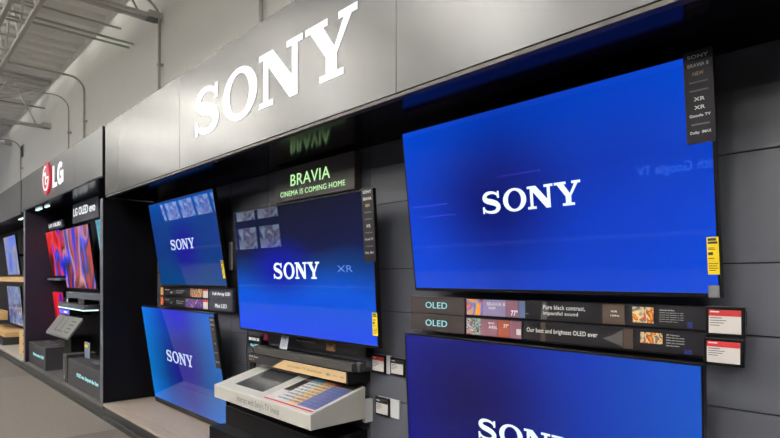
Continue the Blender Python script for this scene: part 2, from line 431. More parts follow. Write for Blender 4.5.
prism(bm, [(gx+.085, gz-.14), (gx+.165, gz-.14), (gx+.165, gz-.03), (gx+.085, gz-.03)], -0.008, -0.001)
obj('letter', bm, M['letterglow'], lg)
bx('light_bar', -11.3+9.4, -10.95+9.4, 0.10, 0.14, -0.035, -0.016, M['ledstrip'], lg)
bx('light_bar', -10.7+9.4, -10.45+9.4, 0.12, 0.15, -0.035, -0.016, M['ledstrip'], lg)

# far fascia
fs = thing('store_sign', 'plain dark grey fascia panels at the far left end of the row', 'sign', (-14.2, DF, zlb-.03))
for a, b in ((-22, -19.3), (-19.3, -16.5), (-16.5, -14.6), (-14.6, -13.3), (-13.3, -12.02)):
    local_box('fascia_panel', a+.003, b-.003, DF, DF+0.03, zlb-.03, zlt, M['brusheddark'], fs)
local_box('fascia_body', -22, -12.03, DF+0.031, DW-0.005, zlb-.03, zlt-.05, M['matteblack'], fs)
local_box('light_bar', -13.2, -12.7, DF+.15, DF+.2, zlb-.05, zlb-.0305, M['ledstrip'], fs)

# ------------------------------------------------------------------ partitions & platforms
def partition(s0, s1, label, m, z0, z1):
    p = thing('partition', label, 'partition', (-(s0+s1)/2, DF, z0))
    local_box('side_panel', -s1, -s0, DF+.004, DW-0.002, z0, z1, m, p)
    local_box('edge_strip', -s1, -s0, DF-.002, DF+.003, z0, z1, M['greyshelf'], p)
    return p
PS, PL = 0.185, 0.15
M['purple'] = mat('dark plum laminate', rgb(32, 20, 38), 0.4)
partition(7.03, 7.13, 'tall glossy black partition between the two branded bays', M['black'], PS+.002, 2.58)
partition(11.60, 11.74, 'dark plum partition left of the red and blue televisions', M['purple'], PL+.002, zlb-.02)
def platform(s0, s1, z, top, label, joints=()):
    p = thing('display_platform', label, 'platform', (-(s0+s1)/2, DF, 0))
    ov = 0.10
    local_box('platform_top', -s1, -s0, DF+ov, DW-.003, z-.03, z, top, p)
    js = [s1] + list(joints) + [s0]
    for a, b in zip(js, js[1:]):
        local_box('nosing', -a+.002, -b-.002, DF-.005, DF+ov-.002, z-.03, z, top, p, .006)
    local_box('kick_plate', -s1, -s0, DF+.01, DF+.05, 0.001, z-.031, M['kick'], p)
    local_box('kick_lip', -s1, -s0, DF-.012, DF+.009, 0.002, 0.06, M['kick'], p, .004)
    return p
platform(-3.2, 7.0, PS, M['wood'], 'low platform topped with pale greige wood planks below the televisions', [6.1, 4.6, 3.1, 1.6, .1, -1.4])
platform(7.01, 11.86, PL, M['platgrey'], 'low dark grey platform carrying the black demo boxes', [9.8])
platform(11.88, 22, PL, M['platlight'], 'low light grey platform at the far left end of the row')

# ------------------------------------------------------------------ televisions
def fit_logo(root, w, h, cx, cz, lw, m, lh=None):
    lh = lh or lw/LOGO_W
    sony_logo(root, cx-lw/2, cx+lw/2, cz-lh/2, cz+lh/2, -0.0022, -0.0012, m)
def tv(label, sl, sr, z0, z1, D0, D1, smat, bez=0.008, mount=True, group='televisions on the display wall', bottom=0.018):
    th = math.atan((D0-D1)/(z1-z0)); h = math.hypot(D0-D1, z1-z0); w = sl-sr
    root = thing('television', label, 'television', (-(sl+sr)/2, D0, z0), (th, 0, 0), group)
    bx('screen', -w/2+bez, w/2-bez, 0.0, 0.004, bottom, h-bez, smat, root)
    bm = bmesh.new()
    box(bm, -w/2, -w/2+bez, -.002, .035, 0, h); box(bm, w/2-bez, w/2, -.002, .035, 0, h)
    box(bm, -w/2+bez, w/2-bez, -.002, .035, 0, bottom); box(bm, -w/2+bez, w/2-bez, -.002, .035, h-bez, h)
    obj('bezel', bm, M['plastic'], root)
    bm = bmesh.new(); box(bm, -w/2+bez, w/2-bez, .0045, .035, bottom, h-bez); box(bm, -w*.38, w*.38, .0352, .058, h*.06, h*.72)
    obj('back_housing', bm, M['plastic'], root, .003)
    if mount:
        zc = h*.5; d = (DW - (D0 + (D1-D0)*.5))/math.cos(th)
        if d > .07:
            bm = bmesh.new(); box(bm, -.2, .2, .0585, .068, zc-.12, zc+.12); box(bm, -.12, .12, .0685, d-.012, zc-.03, zc+.03)
            obj('wall_mount', bm, M['matteblack'], root)
    return root, w, h

def strip_label(root, x0, x1, z0, z1, n=10, rows=None):
    bx('feature_label', x0, x1, -.0045, -.0025, z0, z1, M['carddark'], root)
    H_ = z1-z0; W_ = x1-x0
    rows = rows or ['SONY', 'BRAVIA', 'NEW', '_', '_', 'XR', '_', 'Google TV', '_', 'Dolby  IMAX']
    for i, t in enumerate(rows):
        zc = z1 - H_*(i+.7)/(len(rows)+1)
        hh = H_*.040
        ww = W_*(.72 if len(t) > 3 else .38)
        if t[0] == '_':
            bx('print_line', (x0+x1)/2-W_*.32, (x0+x1)/2+W_*.32, -.0049, -.0046, zc-hh*.22, zc+hh*.22, M['greyprint'], root)
        else:
            lettering(t, (x0+x1)/2-ww/2, (x0+x1)/2+ww/2, zc-hh/2, zc+hh/2, -.0048, M['whiteprint'] if t != 'NEW' else M['cream'], root, bold=.015)
def energy_label(root, x0, x1, z0, z1):
    e = bx('energy_label', x0, x1, -.0045, -.0025, z0, z1, M['yellow'], root)
    bm = bmesh.new(); W_ = x1-x0; H_ = z1-z0
    for k, (a, b, ww) in enumerate(((.90,.97,.7),(.82,.88,.8),(.70,.72,.5),(.66,.68,.6),(.52,.6,.4),(.42,.44,.5),(.28,.30,.8),(.22,.24,.7),(.16,.18,.8),(.10,.12,.6))):
        box(bm, x0+W_*.1, x0+W_*(.1+ww), -.0050, -.0046, z0+H_*a, z0+H_*b)
    obj('print', bm, M['darkprint'], e)

big = screen_mat('large blue screen', [(0, rgb(0, 76, 222)), (.35, rgb(0, 60, 205)), (.6, rgb(0, 44, 170)), (1, rgb(0, 72, 205))], rgb(0, 18, 112), (.38, .50), (.34, .55), 1.0,
                 horiz=[(0, rgb(0, 70, 215)), (.4, rgb(0, 34, 150)), (.8, rgb(0, 60, 195)), (1, rgb(0, 74, 215))])
r1, w, h = tv('largest television, upper right of the wall, bright blue screen with white logo', 2.378, 0.708, 1.578, 2.517, 2.42, 2.30, big)
fit_logo(r1, w, h, S(482, 2.36)*-1*.5 + S(581, 2.36)*-.5 + (2.378+.708)/2, (Z(531, 197, 2.36)-1.578), S(482, 2.36)-S(581, 2.36), M['logowhite'], .112)
strip_label(r1, w/2-.097, w/2+.006, h-.342, h+.008, rows=['SONY', 'BRAVIA 8', 'NEW', '_', '_', 'XR', 'XR', 'Google TV', '_', 'Dolby  IMAX'])
energy_label(r1, w/2-.042, w/2-.0, .093, .24)
bx('spec_label', w/2-.044, w/2-.004, -.0045, -.0025, .002, .05, M['greyprint'], r1)

low = screen_mat('lower right blue screen', [(0, rgb(0, 20, 140)), (.5, rgb(0, 12, 118)), (1, rgb(0, 24, 150))], rgb(8, 4, 84), (.28, .65), (.45, .7), 1.0,
                 horiz=[(0, rgb(8, 12, 130)), (.4, rgb(0, 22, 135)), (.7, rgb(0, 70, 200)), (1, rgb(0, 110, 235))])
r2, w, h = tv('television below the OLED rails, cut by the lower edge, navy to blue screen', 2.42, 0.757, 0.384, 1.318, 2.415, 2.37, low)
fit_logo(r2, w, h, -(S(478, 2.39)+S(578, 2.39))/2+(2.42+.757)/2, Z(490, 428, 2.39)-.384-.012, .59, M['logowhite'], .108)

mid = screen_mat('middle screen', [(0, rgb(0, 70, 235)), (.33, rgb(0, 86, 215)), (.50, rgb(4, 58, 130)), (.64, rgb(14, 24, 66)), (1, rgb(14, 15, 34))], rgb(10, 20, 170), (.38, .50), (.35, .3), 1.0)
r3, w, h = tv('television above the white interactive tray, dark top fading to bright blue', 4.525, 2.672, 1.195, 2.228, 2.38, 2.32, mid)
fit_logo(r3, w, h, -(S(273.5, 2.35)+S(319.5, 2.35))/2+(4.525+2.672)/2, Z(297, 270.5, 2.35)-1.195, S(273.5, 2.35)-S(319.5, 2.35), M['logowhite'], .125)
strip_label(r3, w/2-.10, w/2+.015, h-.47, h+.01)
energy_label(r3, w/2-.046, w/2+.004, .085, .235)
lettering('XR', .53, .70, .50, .545, -.002, glow('blue lettering', rgb(60,120,215)), r3, name='small_lettering')

ul = screen_mat('upper left screen', [(0, rgb(0, 66, 128)), (.4, rgb(4, 54, 130)), (.7, rgb(6, 56, 136)), (1, rgb(10, 80, 170))], rgb(26, 20, 150), (.5, .42), (.32, .5), 1.0)
r4, w, h = tv('upper television in the left stack, tilted, steel blue screen with reflections', 6.50, 4.86, 1.56, 2.478, 2.43, 2.28, ul)
fit_logo(r4, w, h, -(S(171, 2.36)+S(194.5, 2.36))/2+(6.50+4.86)/2, Z(182, 243.5, 2.36)-1.56, S(171, 2.36)-S(194.5, 2.36), M['logodim'], .108)
energy_label(r4, w/2-.055, w/2-.008, .09, .26)

ll = screen_mat('lower left screen', [(0, rgb(0, 80, 190)), (.3, rgb(0, 44, 110)), (.6, rgb(0, 50, 130)), (1, rgb(0, 76, 215))], rgb(26, 12, 140), (.55, .45), (.36, .6), 1.0,
                 horiz=[(0, rgb(0, 150, 245)), (.3, rgb(0, 70, 150)), (.6, rgb(10, 20, 100)), (1, rgb(0, 130, 215))], blob2=(rgb(14, 20, 200), (.5, .95), (.35, .3)))
r5, w, h = tv('lower television in the left stack standing just above the wood platform', 6.70, 4.81, 0.200, 1.325, 2.435, 2.27, ll, bottom=.055)
fit_logo(r5, w, h, -(S(167, 2.35)+S(193.3, 2.35))/2+(6.70+4.81)/2, Z(181, 358, 2.35)-.20, S(167, 2.35)-S(193.3, 2.35), M['logodim'], .125)
strip_label(r5, w/2-.11, w/2-.005, h-.52, h-.03)
energy_label(r5, w/2-.03, w/2-.002, .07, .21)
# LG bay
red = picture_mat('red and blue abstract screen', [rgb(60, 6, 12), rgb(206, 20, 28), rgb(232, 60, 50), rgb(30, 36, 200), rgb(50, 90, 235), rgb(40, 20, 40), rgb(190, 26, 34)], 1.6, 1.0, (1.5, 1, 0.8), .2, rough=.1, seed=3.1)
red2 = picture_mat('blue and rose abstract screen', [rgb(24, 34, 200), rgb(196, 48, 48), rgb(70, 26, 34), rgb(206, 130, 130), rgb(20, 60, 232), rgb(30, 24, 60), rgb(180, 50, 50)], 1.5, 1.0, (1.6, 1, 0.8), .2, rough=.1, seed=8.4)
red3 = picture_mat('crimson screen', [rgb(90, 6, 12), rgb(190, 14, 26), rgb(230, 30, 40), rgb(40, 20, 160), rgb(150, 8, 20)], 1.3, 1.0, (1.6, 1, 0.8), .6, rough=.1, seed=1.7)
teal = picture_mat('teal screen', [rgb(24, 84, 110), rgb(70, 160, 180), rgb(30, 110, 140), rgb(110, 180, 190), rgb(20, 70, 100)], 3, 1.0, (1, 1, 1), 1.0, rough=.1, seed=5.2)
tv('television with red and blue abstract picture beside the plum partition', 11.55, 10.55, 1.665, 2.46, 2.36, 2.25, red)
tv('television with blue and rose abstract picture at the centre of the bay', 10.50, 8.80, 1.47, 2.43, 2.36, 2.24, red2)
tv('television with teal picture half hidden by the tall black partition', 8.10, 7.20, 1.60, 2.42, 2.27, 2.15, teal)
tv('small television with crimson picture under the dark shelf', 11.55, 10.80, 0.82, 1.40, 2.42, 2.36, red3)
blu = picture_mat('blue and grey landscape screen', [rgb(20, 60, 200), rgb(60, 120, 220), rgb(130, 130, 140), rgb(40, 90, 220), rgb(160, 150, 140), rgb(90, 110, 150)], 1.6, 1.0, (1, 1, 1), .4, rough=.1, seed=2.2)
blu2 = picture_mat('blue grey people screen', [rgb(70, 80, 110), rgb(150, 160, 190), rgb(60, 120, 210), rgb(120, 90, 110), rgb(40, 60, 110)], 3, 0.8, (1, 1, 1), .8, rough=.1, seed=4.4)
tv('television with blue picture above the tan shelf, far left bay', 16.1, 14.6, 1.70, 2.60, 2.36, 2.26, blu)
tv('television with grey blue picture below the tan shelf, far left bay', 16.1, 14.45, 0.55, 1.45, 2.40, 2.33, blu2)

# ------------------------------------------------------------------ BRAVIA sign
D = 2.50
xa, xb = -S(274.8, D), -S(354.5, D); z1 = (Z(274.8, 171.8, D)+Z(354.5, 149.7, D))/2; z0 = (Z(274.8, 203, D)+Z(354, 189.5, D))/2
sg2 = thing('bay_sign', 'grey brown panel reading BRAVIA CINEMA IS COMING HOME in pale green letters', 'sign', ((xa+xb)/2, D, z0))
w = xb-xa; h = z1-z0
bx('sign_panel', -w/2, w/2, 0, DW-D-.002, 0, h, M['signbravia'], sg2, .003)
lettering('BRAVIA', -w/2+w*.235, -w/2+w*.735, h*.42, h*.76, -.004, M['lettergreen'], sg2, bold=.0, depth=.001)
lettering('CINEMA IS COMING HOME', -w/2+w*.09, -w/2+w*.905, h*.14, h*.29, -.004, M['lettergreen'], sg2, bold=.0, depth=.001)

# ------------------------------------------------------------------ OLED rails right
D = 2.46
xs0, xs1, xs2 = -S(410.5, D), -S(465.3, D), -S(707, D)
def rail(ztop, zbot, label):
    r = thing('label_rail', label, 'label rail', (xs0, D, zbot)); return r, ztop-zbot
mz = lambda m_, D_=D: H - m_*D_/CA
prints = [
 picture_mat('colourful product picture', [rgb(230, 150, 60), rgb(80, 150, 210), rgb(150, 90, 150), rgb(210, 110, 90), rgb(60, 70, 130), rgb(240, 200, 180)], 9, 0, (1, 1, 1), 1.5, rough=.25, seed=1.0),
 picture_mat('iridescent product picture', [rgb(60, 110, 110), rgb(210, 190, 190), rgb(90, 60, 110), rgb(150, 190, 170), rgb(40, 50, 60), rgb(200, 120, 110)], 12, 0, (1, 1, 2), 2.0, rough=.25, seed=6.0)]
lilac = mat('lilac printed card', rgb(134, 124, 164), .3, noise=.15, scale=9)
mauve = mat('mauve printed card', rgb(126, 88, 104), .3, noise=.25, scale=9, stretch=(2, 1, .4))
rust = mat('rust printed card', rgb(140, 74, 56), .3, noise=.25, scale=9, stretch=(2, 1, .4))
slate = mat('slate printed card', rgb(88, 104, 140), .3, noise=.1)
brownc = mat('brown printed card', rgb(70, 58, 50), .3, noise=.1)
fire = picture_mat('small orange picture', [rgb(230, 140, 60), rgb(120, 60, 40), rgb(240, 200, 140), rgb(60, 110, 120), rgb(200, 90, 60)], 22, 0, (1, 1, 1), 1, rough=.25, seed=2)
navyc = mat('navy printed card', rgb(34, 44, 110), .3, noise=.1)
greyph = mat('grey photo print', rgb(86, 84, 84), .3, noise=.3, scale=5)
for k in range(2):
    zt_, zb_ = (mz(.0355), mz(.0665)) if k == 0 else (mz(.0675), mz(.098))
    r, h = rail(zt_, zb_, 'upper OLED label rail reading Pure black contrast, impactful sound' if k == 0 else 'lower OLED label rail reading Our best and brightest OLED ever')
    X = lambda px_: -S(px_, D) - xs0
    bx('sign_panel', 0, X(465)-.003, 0, .03, .002, h, M['signdark'], r, .002)
    lettering('OLED', X(426), X(447.5), h*.34, h*.70, -.003, M['lettercyan'], r, bold=.0, depth=.002)
    bx('mounting_channel', X(465), X(707), .012, .03, 0, h, M['matteblack'], r)
    c = bx('printed_strip', X(465.5), X(706), .006, .0115, h*.07, h*.97, M['carddark'], r)
    def card(name, a, b, lo, hi, m_, y=.0045): bx(name, X(a), X(b), y, y+.0013, h*lo, h*hi, m_, c)
    def words(t, a, b, lo, hi, m_=M['whiteprint'], bold=.01): lettering(t, X(a), X(b), h*lo, h*hi, .0040, m_, c, bold=bold)
    if k == 0:
        card('picture', 466, 482, .1, .95, prints[0]); card('printed_block', 482.2, 505, .1, .95, lilac); card('printed_block', 505.2, 518, .1, .95, mauve); card('printed_block', 518.2, 524.5, .1, .95, slate)
        words('BRAVIA 8', 486.5, 504.5, .64, .82, M['paper']); words('OLED', 488, 495, .46, .58); words('77"', 510.5, 517, .18, .46, M['letterwhite'], bold=.012)
        words('Pure black contrast,', 542.7, 584.6, .56, .80, bold=.012); words('impactful sound', 542.7, 577.5, .28, .50, bold=.012)
        words('65  77', 525.5, 528, .3, .36)
        card('printed_block', 602, 624, .08, .94, brownc); words('XR', 610, 617, .6, .68); words('120Hz', 610, 619, .42, .5)
        card('picture', 632, 653, .22, .88, fire); words('Acoustic Surface', 659, 674, .76, .82)
        for q in range(5): words('Screen and speaker in one', 659, 683-(q == 4)*6, .66-q*.09, .70-q*.09)
        card('printed_block', 687, 692, .12, .35, navyc)
        bm = bmesh.new()
        prism(bm, [(X(540), h*.1), (X(546), h*.1), (X(548), h*.5), (X(545.5), h*.95), (X(542), h*.95)], .0052, .0058); obj('figure_print', bm, greyph, c)
    else:
        card('picture', 466, 480, .05, .95, prints[1]); card('printed_block', 480.2, 497, .05, .95, mauve); card('printed_block', 497.2, 509, .05, .95, rust); card('printed_block', 509.2, 521, .05, .95, mauve)
        words('BRAVIA', 488, 494, .70, .80); words('A95L', 488, 497, .46, .62); words('77"', 503, 508, .55, .75, bold=.02)
        card('printed_block', 516, 520.5, .25, .55, M['paper'], .0030)
        words('Our best and brightest OLED ever', 526.3, 597, .40, .68, bold=.012)
        card('printed_block', 540, 545, .05, .95, brownc)
        bm = bmesh.new(); prism(bm, [(X(602), h*.45), (X(612), h*.62), (X(622), h*.9), (X(622), h*.15), (X(612), h*.3)], .0052, .0058); obj('figure_print', bm, greyph, c)
        card('printed_block', 623, 632, .08, .94, brownc)
        card('picture', 640, 662, .40, .86, fire); words('XR Triluminos', 666, 679, .78, .84)
        for q in range(4): words('Brilliant colour and contrast', 666, 684-(q == 3)*5, .68-q*.11, .73-q*.11)
        card('printed_block', 684, 691, .08, .26, navyc)
    for sx in (.25, .8):
        bx('wall_bracket', X(707)*sx-.015, X(707)*sx+.015, .031, DW-D-.002, h*.3, h*.7, M['matteblack'], r)

def price_tag(label, D, x0, x1, z0, z1, red_=True, group='electronic price tags', back=True, wide=.03):
    t = thing('price_tag', label, 'price tag', ((x0+x1)/2, D, z0), group=group); w = x1-x0; h = z1-z0
    bx('case', -w/2, w/2, 0, .014, 0, h, M['plastic'], t, .003)
    f = bx('display_card', -w/2+w*.09, w/2-w*.09, -.0015, -.0003, h*.11, h*.88, M['paper'], t)
    bx('header_band', -w/2+w*.09, w/2-w*.09, -.0025, -.0016, h*.68, h*.88, M['redprint'] if red_ else M['carddark'], f)
    bm = bmesh.new()
    for a, b, c in ((.60,.63,.3),(.52,.545,.42),(.44,.465,.36),(.36,.385,.25)):
        box(bm, -w/2+w*.12, -w/2+w*(.12+c), -.0022, -.0016, h*a, h*b)
    obj('print', bm, M['greyprint'], f)
    bm = bmesh.new(); box(bm, -w/2+w*.13, -w/2+w*.36, -.0029, -.0026, h*.80, h*.84);
    obj('header_print', bm, M['whiteprint'], f)
    if back:
        if back == 'white': bx('holder', -w/2+w*.1, w/2+wide, .0145, DW-D-.001, h*.02, h*1.0, M['whiteplastic'], t)
        else: bx('holder', -w*.3, w*.3, .0145, DW-D-.001, h*.3, h*.8, M['matteblack'], t)
    return t
Dt = 2.44
price_tag('black framed red topped price tag at right end of the upper OLED rail', Dt, -S(705.5, Dt), -S(745, Dt), Z(725, 337, Dt), Z(725, 306.5, Dt), back=True)
price_tag('black framed red topped price tag at right end of the lower OLED rail', Dt, -S(703.5, Dt), -S(744, Dt), Z(722, 366, Dt), Z(722, 337.3, Dt)-.004, back=True)
Dp = 2.545
price_tag('price tag with red top, left of the pair right of the middle television', Dp, -S(371.5, Dp), -S(385, Dp), Z(378, 373, Dp), Z(378, 354.5, Dp), True, back='white', wide=.045)
price_tag('price tag with dark top, right of the pair right of the middle television', Dp, -S(390, Dp), -S(404.5, Dp), Z(397, 376, Dp), Z(397, 358, Dp), False, back='white')
price_tag('lone price tag lower on the wall beside the white tray', Dp, -S(375, Dp), -S(389, Dp), Z(382, 416, Dp), Z(382, 397.5, Dp), False, back='white', wide=.085)

# rail brackets above/below (slotted posts)
# ------------------------------------------------------------------ left rails
D = 2.47
X0 = -S(160, D)
X = lambda p: -S(p, D) - X0
for k in range(2):
    m0, m1 = ((.033, .066), (.067, .100))[k]
    zt_, zb_ = H - m0*D/CA, H - m1*D/CA; h = zt_-zb_
    r = thing('label_rail', 'label rail ending in a Full Array LED sign, left stack' if k == 0 else 'label rail ending in a Mini LED sign, left stack', 'label rail', (X0, D, zb_))
    bx('mounting_channel', 0, X(208), .012, .03, 0, h, M['matteblack'], r)
    c = bx('printed_strip', .005, X(208)-.005, .006, .0115, h*.08, h*.94, M['carddark'], r)
    bx('printed_block', .006, X(163), .0045, .0058, h*.1, h*.92, mat('orange card', rgb(196, 92, 52) if k else rgb(196, 150, 84), .5), c)
    lettering('BRAVIA', X(164.5), X(169), h*.62, h*.74, .004, M['whiteprint'], c, bold=.02)
    lettering('65"', X(170), X(172), h*.3, h*.5, .004, M['whiteprint'], c, bold=.02)
    lettering('Extraordinary', X(176), X(184), h*.56, h*.68, .004, M['whiteprint'], c, bold=.02)
    lettering('brightness', X(176), X(182), h*.36, h*.48, .004, M['whiteprint'], c, bold=.02)
    bx('picture', X(190) if not k else X(185), X(202), .0045, .0058, h*.1, h*.92, fire if k == 0 else picture_mat('purple city picture', [rgb(60, 50, 120), rgb(140, 90, 150), rgb(40, 80, 150), rgb(200, 150, 120)], 10, 0, seed=3), c)
    t = bx('tag_card', X(203), X(207.5), .002, .0055, h*.08, h*.94, M['paper'], c)
    bx('header_band', X(203), X(207.5), .001, .0019, h*.72, h*.94, M['redprint'], t)
    bx('sign_panel', X(209), X(232.5), 0, .03, .002, h, M['signgrey'], r, .002)
    if k == 0: lettering('Full Array LED', X(213), X(230.5), h*.30, h*.66, -.003, M['letterwhite'], r, depth=.002)
    else: lettering('Mini LED', X(215.5), X(227), h*.32, h*.66, -.003, M['letterwhite'], r, depth=.002)
    bx('wall_bracket', X(185), X(190), .031, DW-D-.002, h*.3, h*.7, M['matteblack'], r)

# ------------------------------------------------------------------ soundbar area
D = 2.50
r = thing('label_rail', 'glossy dark label rail directly below the middle television', 'label rail', (-S(248, D), D, Z(300, 350, D)))
X0 = -S(248, D); X = lambda p: -S(p, D) - X0
bx('mounting_channel', X(262), X(366), .01, DW-D-.002, Z(300,350,2.5)*-1+1.10, Z(300,350,2.5)*-1+1.172, M['matteblack'], r)
Zo = 1.135-Z(300,350,2.5)
c = bx('printed_strip', X(262.5), X(365), .004, .0095, Zo-.033, Zo+.034, M['carddark'], r)
bx('picture', X(264), X(268), .002, .0035, Zo-.02, Zo+.03, mat('crimson picture', rgb(170, 40, 70), .4, noise=.3, scale=20), c)
lettering('Bigger is better with big sound', X(296), X(315), Zo+.005, Zo+.02, .003, M['whiteprint'], c, bold=.01)
bx('picture', X(326), X(335), .002, .0035, Zo-.03, Zo+.03, fire, c)
bx('sign_panel', 0, X(261), 0, DW-D-.002, -.055, .06, M['carddark'], r)
lettering('BRAVIA XR', X(249.5), X(259.5), .015, .04, -.003, M['letterwhite'], r, depth=.002)
lettering('Mini LED', X(251), X(258), -.04, -.015, -.003, M['lettercyan'], r, depth=.002)

# soundbar shelf
Ds = 2.36
r = thing('product_shelf', 'narrow shelf with cream card reading Sony soundbar + TV, the perfect pair', 'shelf', (-S(248, Ds), Ds, 1.06))
X0 = -S(248, Ds); X = lambda p: -S(p, Ds) - X0
zsh0 = H - .2035*Ds/CA; zsh1 = H - (.2035-.028)*Ds/CA      # card bottom / top
ztopL = Z(248, 354, Ds); ztopR = Z(346, 371, Ds)
zt_ = (ztopL+ztopR)/2; zb_ = (Z(248, 362, Ds)+Z(346, 383, Ds))/2
bx('shelf_board', 0, X(346), .006, DW-Ds-.004, zt_-1.06-.016, zt_-1.06-.002, M['matteblack'], r)
bx('card_holder', 0, X(346), .003, .0055, zb_-1.06, zt_-1.06, M['carddark'], r)
bm = bmesh.new(); hh = zt_-zb_
prism(bm, [(X(272), zb_-1.06), (X(346), zb_-1.06), (X(346), zt_-1.06), (X(284), zt_-1.06)], .0005, .0028)
c = obj('cream_card', bm, M['cream'], r)
lettering('Sony soundbar + TV, the perfect pair', X(287.5), X(322), zb_-1.06+hh*.34, zb_-1.06+hh*.64, -.0005, M['darkprint'], c)
lettering('BRAVIA', X(326.5), X(330), zb_-1.06+hh*.36, zb_-1.06+hh*.60, -.0005, M['darkprint'], c, bold=.02)
lettering('Dolby', X(333), X(337), zb_-1.06+hh*.40, zb_-1.06+hh*.55, -.0005, M['darkprint'], c)
lettering('IMAX', X(340), X(344), zb_-1.06+hh*.40, zb_-1.06+hh*.55, -.0005, M['darkprint'], c)
lettering('BRAVIA Theatre', X(249.5), X(258), zb_-1.06+hh*.60, zb_-1.06+hh*.80, -.0008, M['whiteprint'], r, bold=.02)
lettering('Bar 9', X(249.5), X(254), zb_-1.06+hh*.25, zb_-1.06+hh*.48, -.0008, M['cream'], r, bold=.012)
bx('bracket_plate', X(346)+.001, X(346)+.012, .006, DW-Ds-.002, zt_-1.06-.085, zt_-1.06-.01, M['matteblack'], r)
bx('bracket_clip', X(346)+.005, X(346)+.025, .165, DW-Ds-.002, zt_-1.06-.009, zt_-1.06+.01, M['greyshelf'], r)

# soundbar
Db = 2.375
xa, xb = -S(251.5, Db), -S(355.5, Db)
z0 = zt_ + .002; 
sb = thing('soundbar', 'long charcoal fabric soundbar on the narrow shelf below the television', 'soundbar', ((xa+xb)/2, Db, z0))
w = xb-xa
bm = bmesh.new(); box(bm, -w/2, w/2, 0, .13, 0, .062)
bmesh.ops.bevel(bm, geom=[e for e in bm.edges if abs(e.verts[0].co.z-e.verts[1].co.z) > .03], offset=.04, segments=6, affect='EDGES')
obj('body', bm, M['fabric'], sb, .006)
lettering('SONY', -.03, .03, .024, .033, -.001, M['greyprint'], sb, name='logo')
bx('top_panel', -w/2+.05, w/2-.05, .02, .11, .0625, .066, M['plastic'], sb, .002)
# small grey info card leaning on the soundbar
cd = thing('info_card', 'small grey card on a stand on top of the soundbar', 'card', (-S(283, Db+.05), Db+.05, z0+.068), (math.radians(-12), 0, 0))
bx('card', -.055, .055, 0, .003, .0, .11, M['clear'], cd)
lettering('SONY', -.03, .035, .085, .098, -.001, M['darkprint'], cd, bold=.02)
bm = bmesh.new()
for q in range(5): box(bm, -.042, .035-.012*(q % 2), -.001, -.0003, .025+q*.011, .028+q*.011)
obj('print', bm, M['greyprint'], cd)

# ------------------------------------------------------------------ interactive tray
DTf, DTb = 2.04, 2.50
xl, xr = -4.32, -2.945
zf1 = H - .3165*DTf/CA; zbot = H - .354*DTf/CA; zbk = H - .2235*DTb/CA
tr = thing('interactive_tray', 'white sloping demo tray lettered Interact with Sony\'s TV lineup', 'display tray', ((xl+xr)/2, DTf, zbot))
w = xr-xl; hf = zf1-zbot; hb = zbk-zbot; dp = DTb-DTf
bm = bmesh.new(); prism_x(bm, [(0, 0), (dp, 0), (dp, hb), (0, hf)], -w/2, w/2)
obj('body', bm, M['white'], tr, .006)
lettering("Interact with Sony's TV lineup", -w/2+.393, -w/2+1.0, hf*.18, hf*.78, -.0015, M['greyprint'], tr)
sl = math.atan2(hb-hf, dp); Ls = math.hypot(hb-hf, dp)
def slope_quad(name, a, b, u, v, t, m_, parent=tr, lift=0.0):
    """plate lying on the sloped top; a,b across (0..1), u,v up the slope (0..1)"""
    bm = bmesh.new()
    x0, x1 = -w/2+a*w, -w/2+b*w
    nrm = Vector((0, -math.sin(sl), math.cos(sl))); d = Vector((0, math.cos(sl), math.sin(sl))); base = Vector((0, 0, hf))
    P = []
    for l in (lift, lift+t):
        for xx, uu in ((x0, u), (x1, u), (x1, v), (x0, v)):
            P.append(bm.verts.new(Vector((xx, 0, 0)) + base + d*(uu*Ls) + nrm*l))
    for f in ((3,2,1,0), (4,5,6,7), (0,1,5,4), (1,2,6,5), (2,3,7,6), (3,0,4,7)): bm.faces.new([P[i] for i in f])
    return obj(name, bm, m_, parent)
M['glassblack'] = mat('dark touch screen glass', rgb(66, 66, 68), .12)
slope_quad('touch_screen', .15, .46, .18, .88, .003, M['glassblack'])
ch = slope_quad('comparison_chart', .54, .985, .06, .995, .0015, M['paper'])
slope_quad('header_stripe', .545, .985, .055, .085, .0006, M['redprint'], ch, .0017)
slope_quad('chart_column', .555, .62, .40, .80, .0004, M['carddark'], ch, .0017)
tb = table_print_mat('white columns', [(0, rgb(214, 214, 212)), (.5, rgb(196, 208, 212))])
tb2 = table_print_mat('tan column', [(0, rgb(216, 184, 132)), (.5, rgb(208, 176, 124))])
tb3 = table_print_mat('blue column', [(0, rgb(92, 104, 154)), (.5, rgb(78, 92, 144))], ink=.6)
M['bandtop'] = mat('chart photo header', rgb(60, 50, 52), .4, noise=.6, scale=30)
slope_quad('chart_column', .622, .725, .12, .80, .0004, tb, ch, .0017)
slope_quad('chart_column', .728, .82, .12, .80, .0004, tb2, ch, .0017)
slope_quad('chart_column', .823, .98, .12, .80, .0004, tb3, ch, .0017)
slope_quad('chart_header', .555, .98, .81, .985, .0004, M['bandtop'], ch, .0017)
slope_quad('chart_header', .622, .725, .81, .90, .0004, mat('sky header', rgb(80, 150, 180), .4), ch, .0023)
slope_quad('chart_header', .728, .82, .81, .88, .0004, mat('orange header', rgb(214, 130, 60), .4), ch, .0023)
slope_quad('chart_header', .823, .86, .81, .88, .0004, M['redprint'], ch, .0023)
bx('wall_cleat', w/2-.03, w/2-.002, dp+.001, DW-DTf-.002, -.03, .13, M['whiteplastic'], tr)
bx('wall_cleat', -w/2+.01, -w/2+.06, dp+.001, DW-DTf-.002, -.04, .18, M['matteblack'], tr)
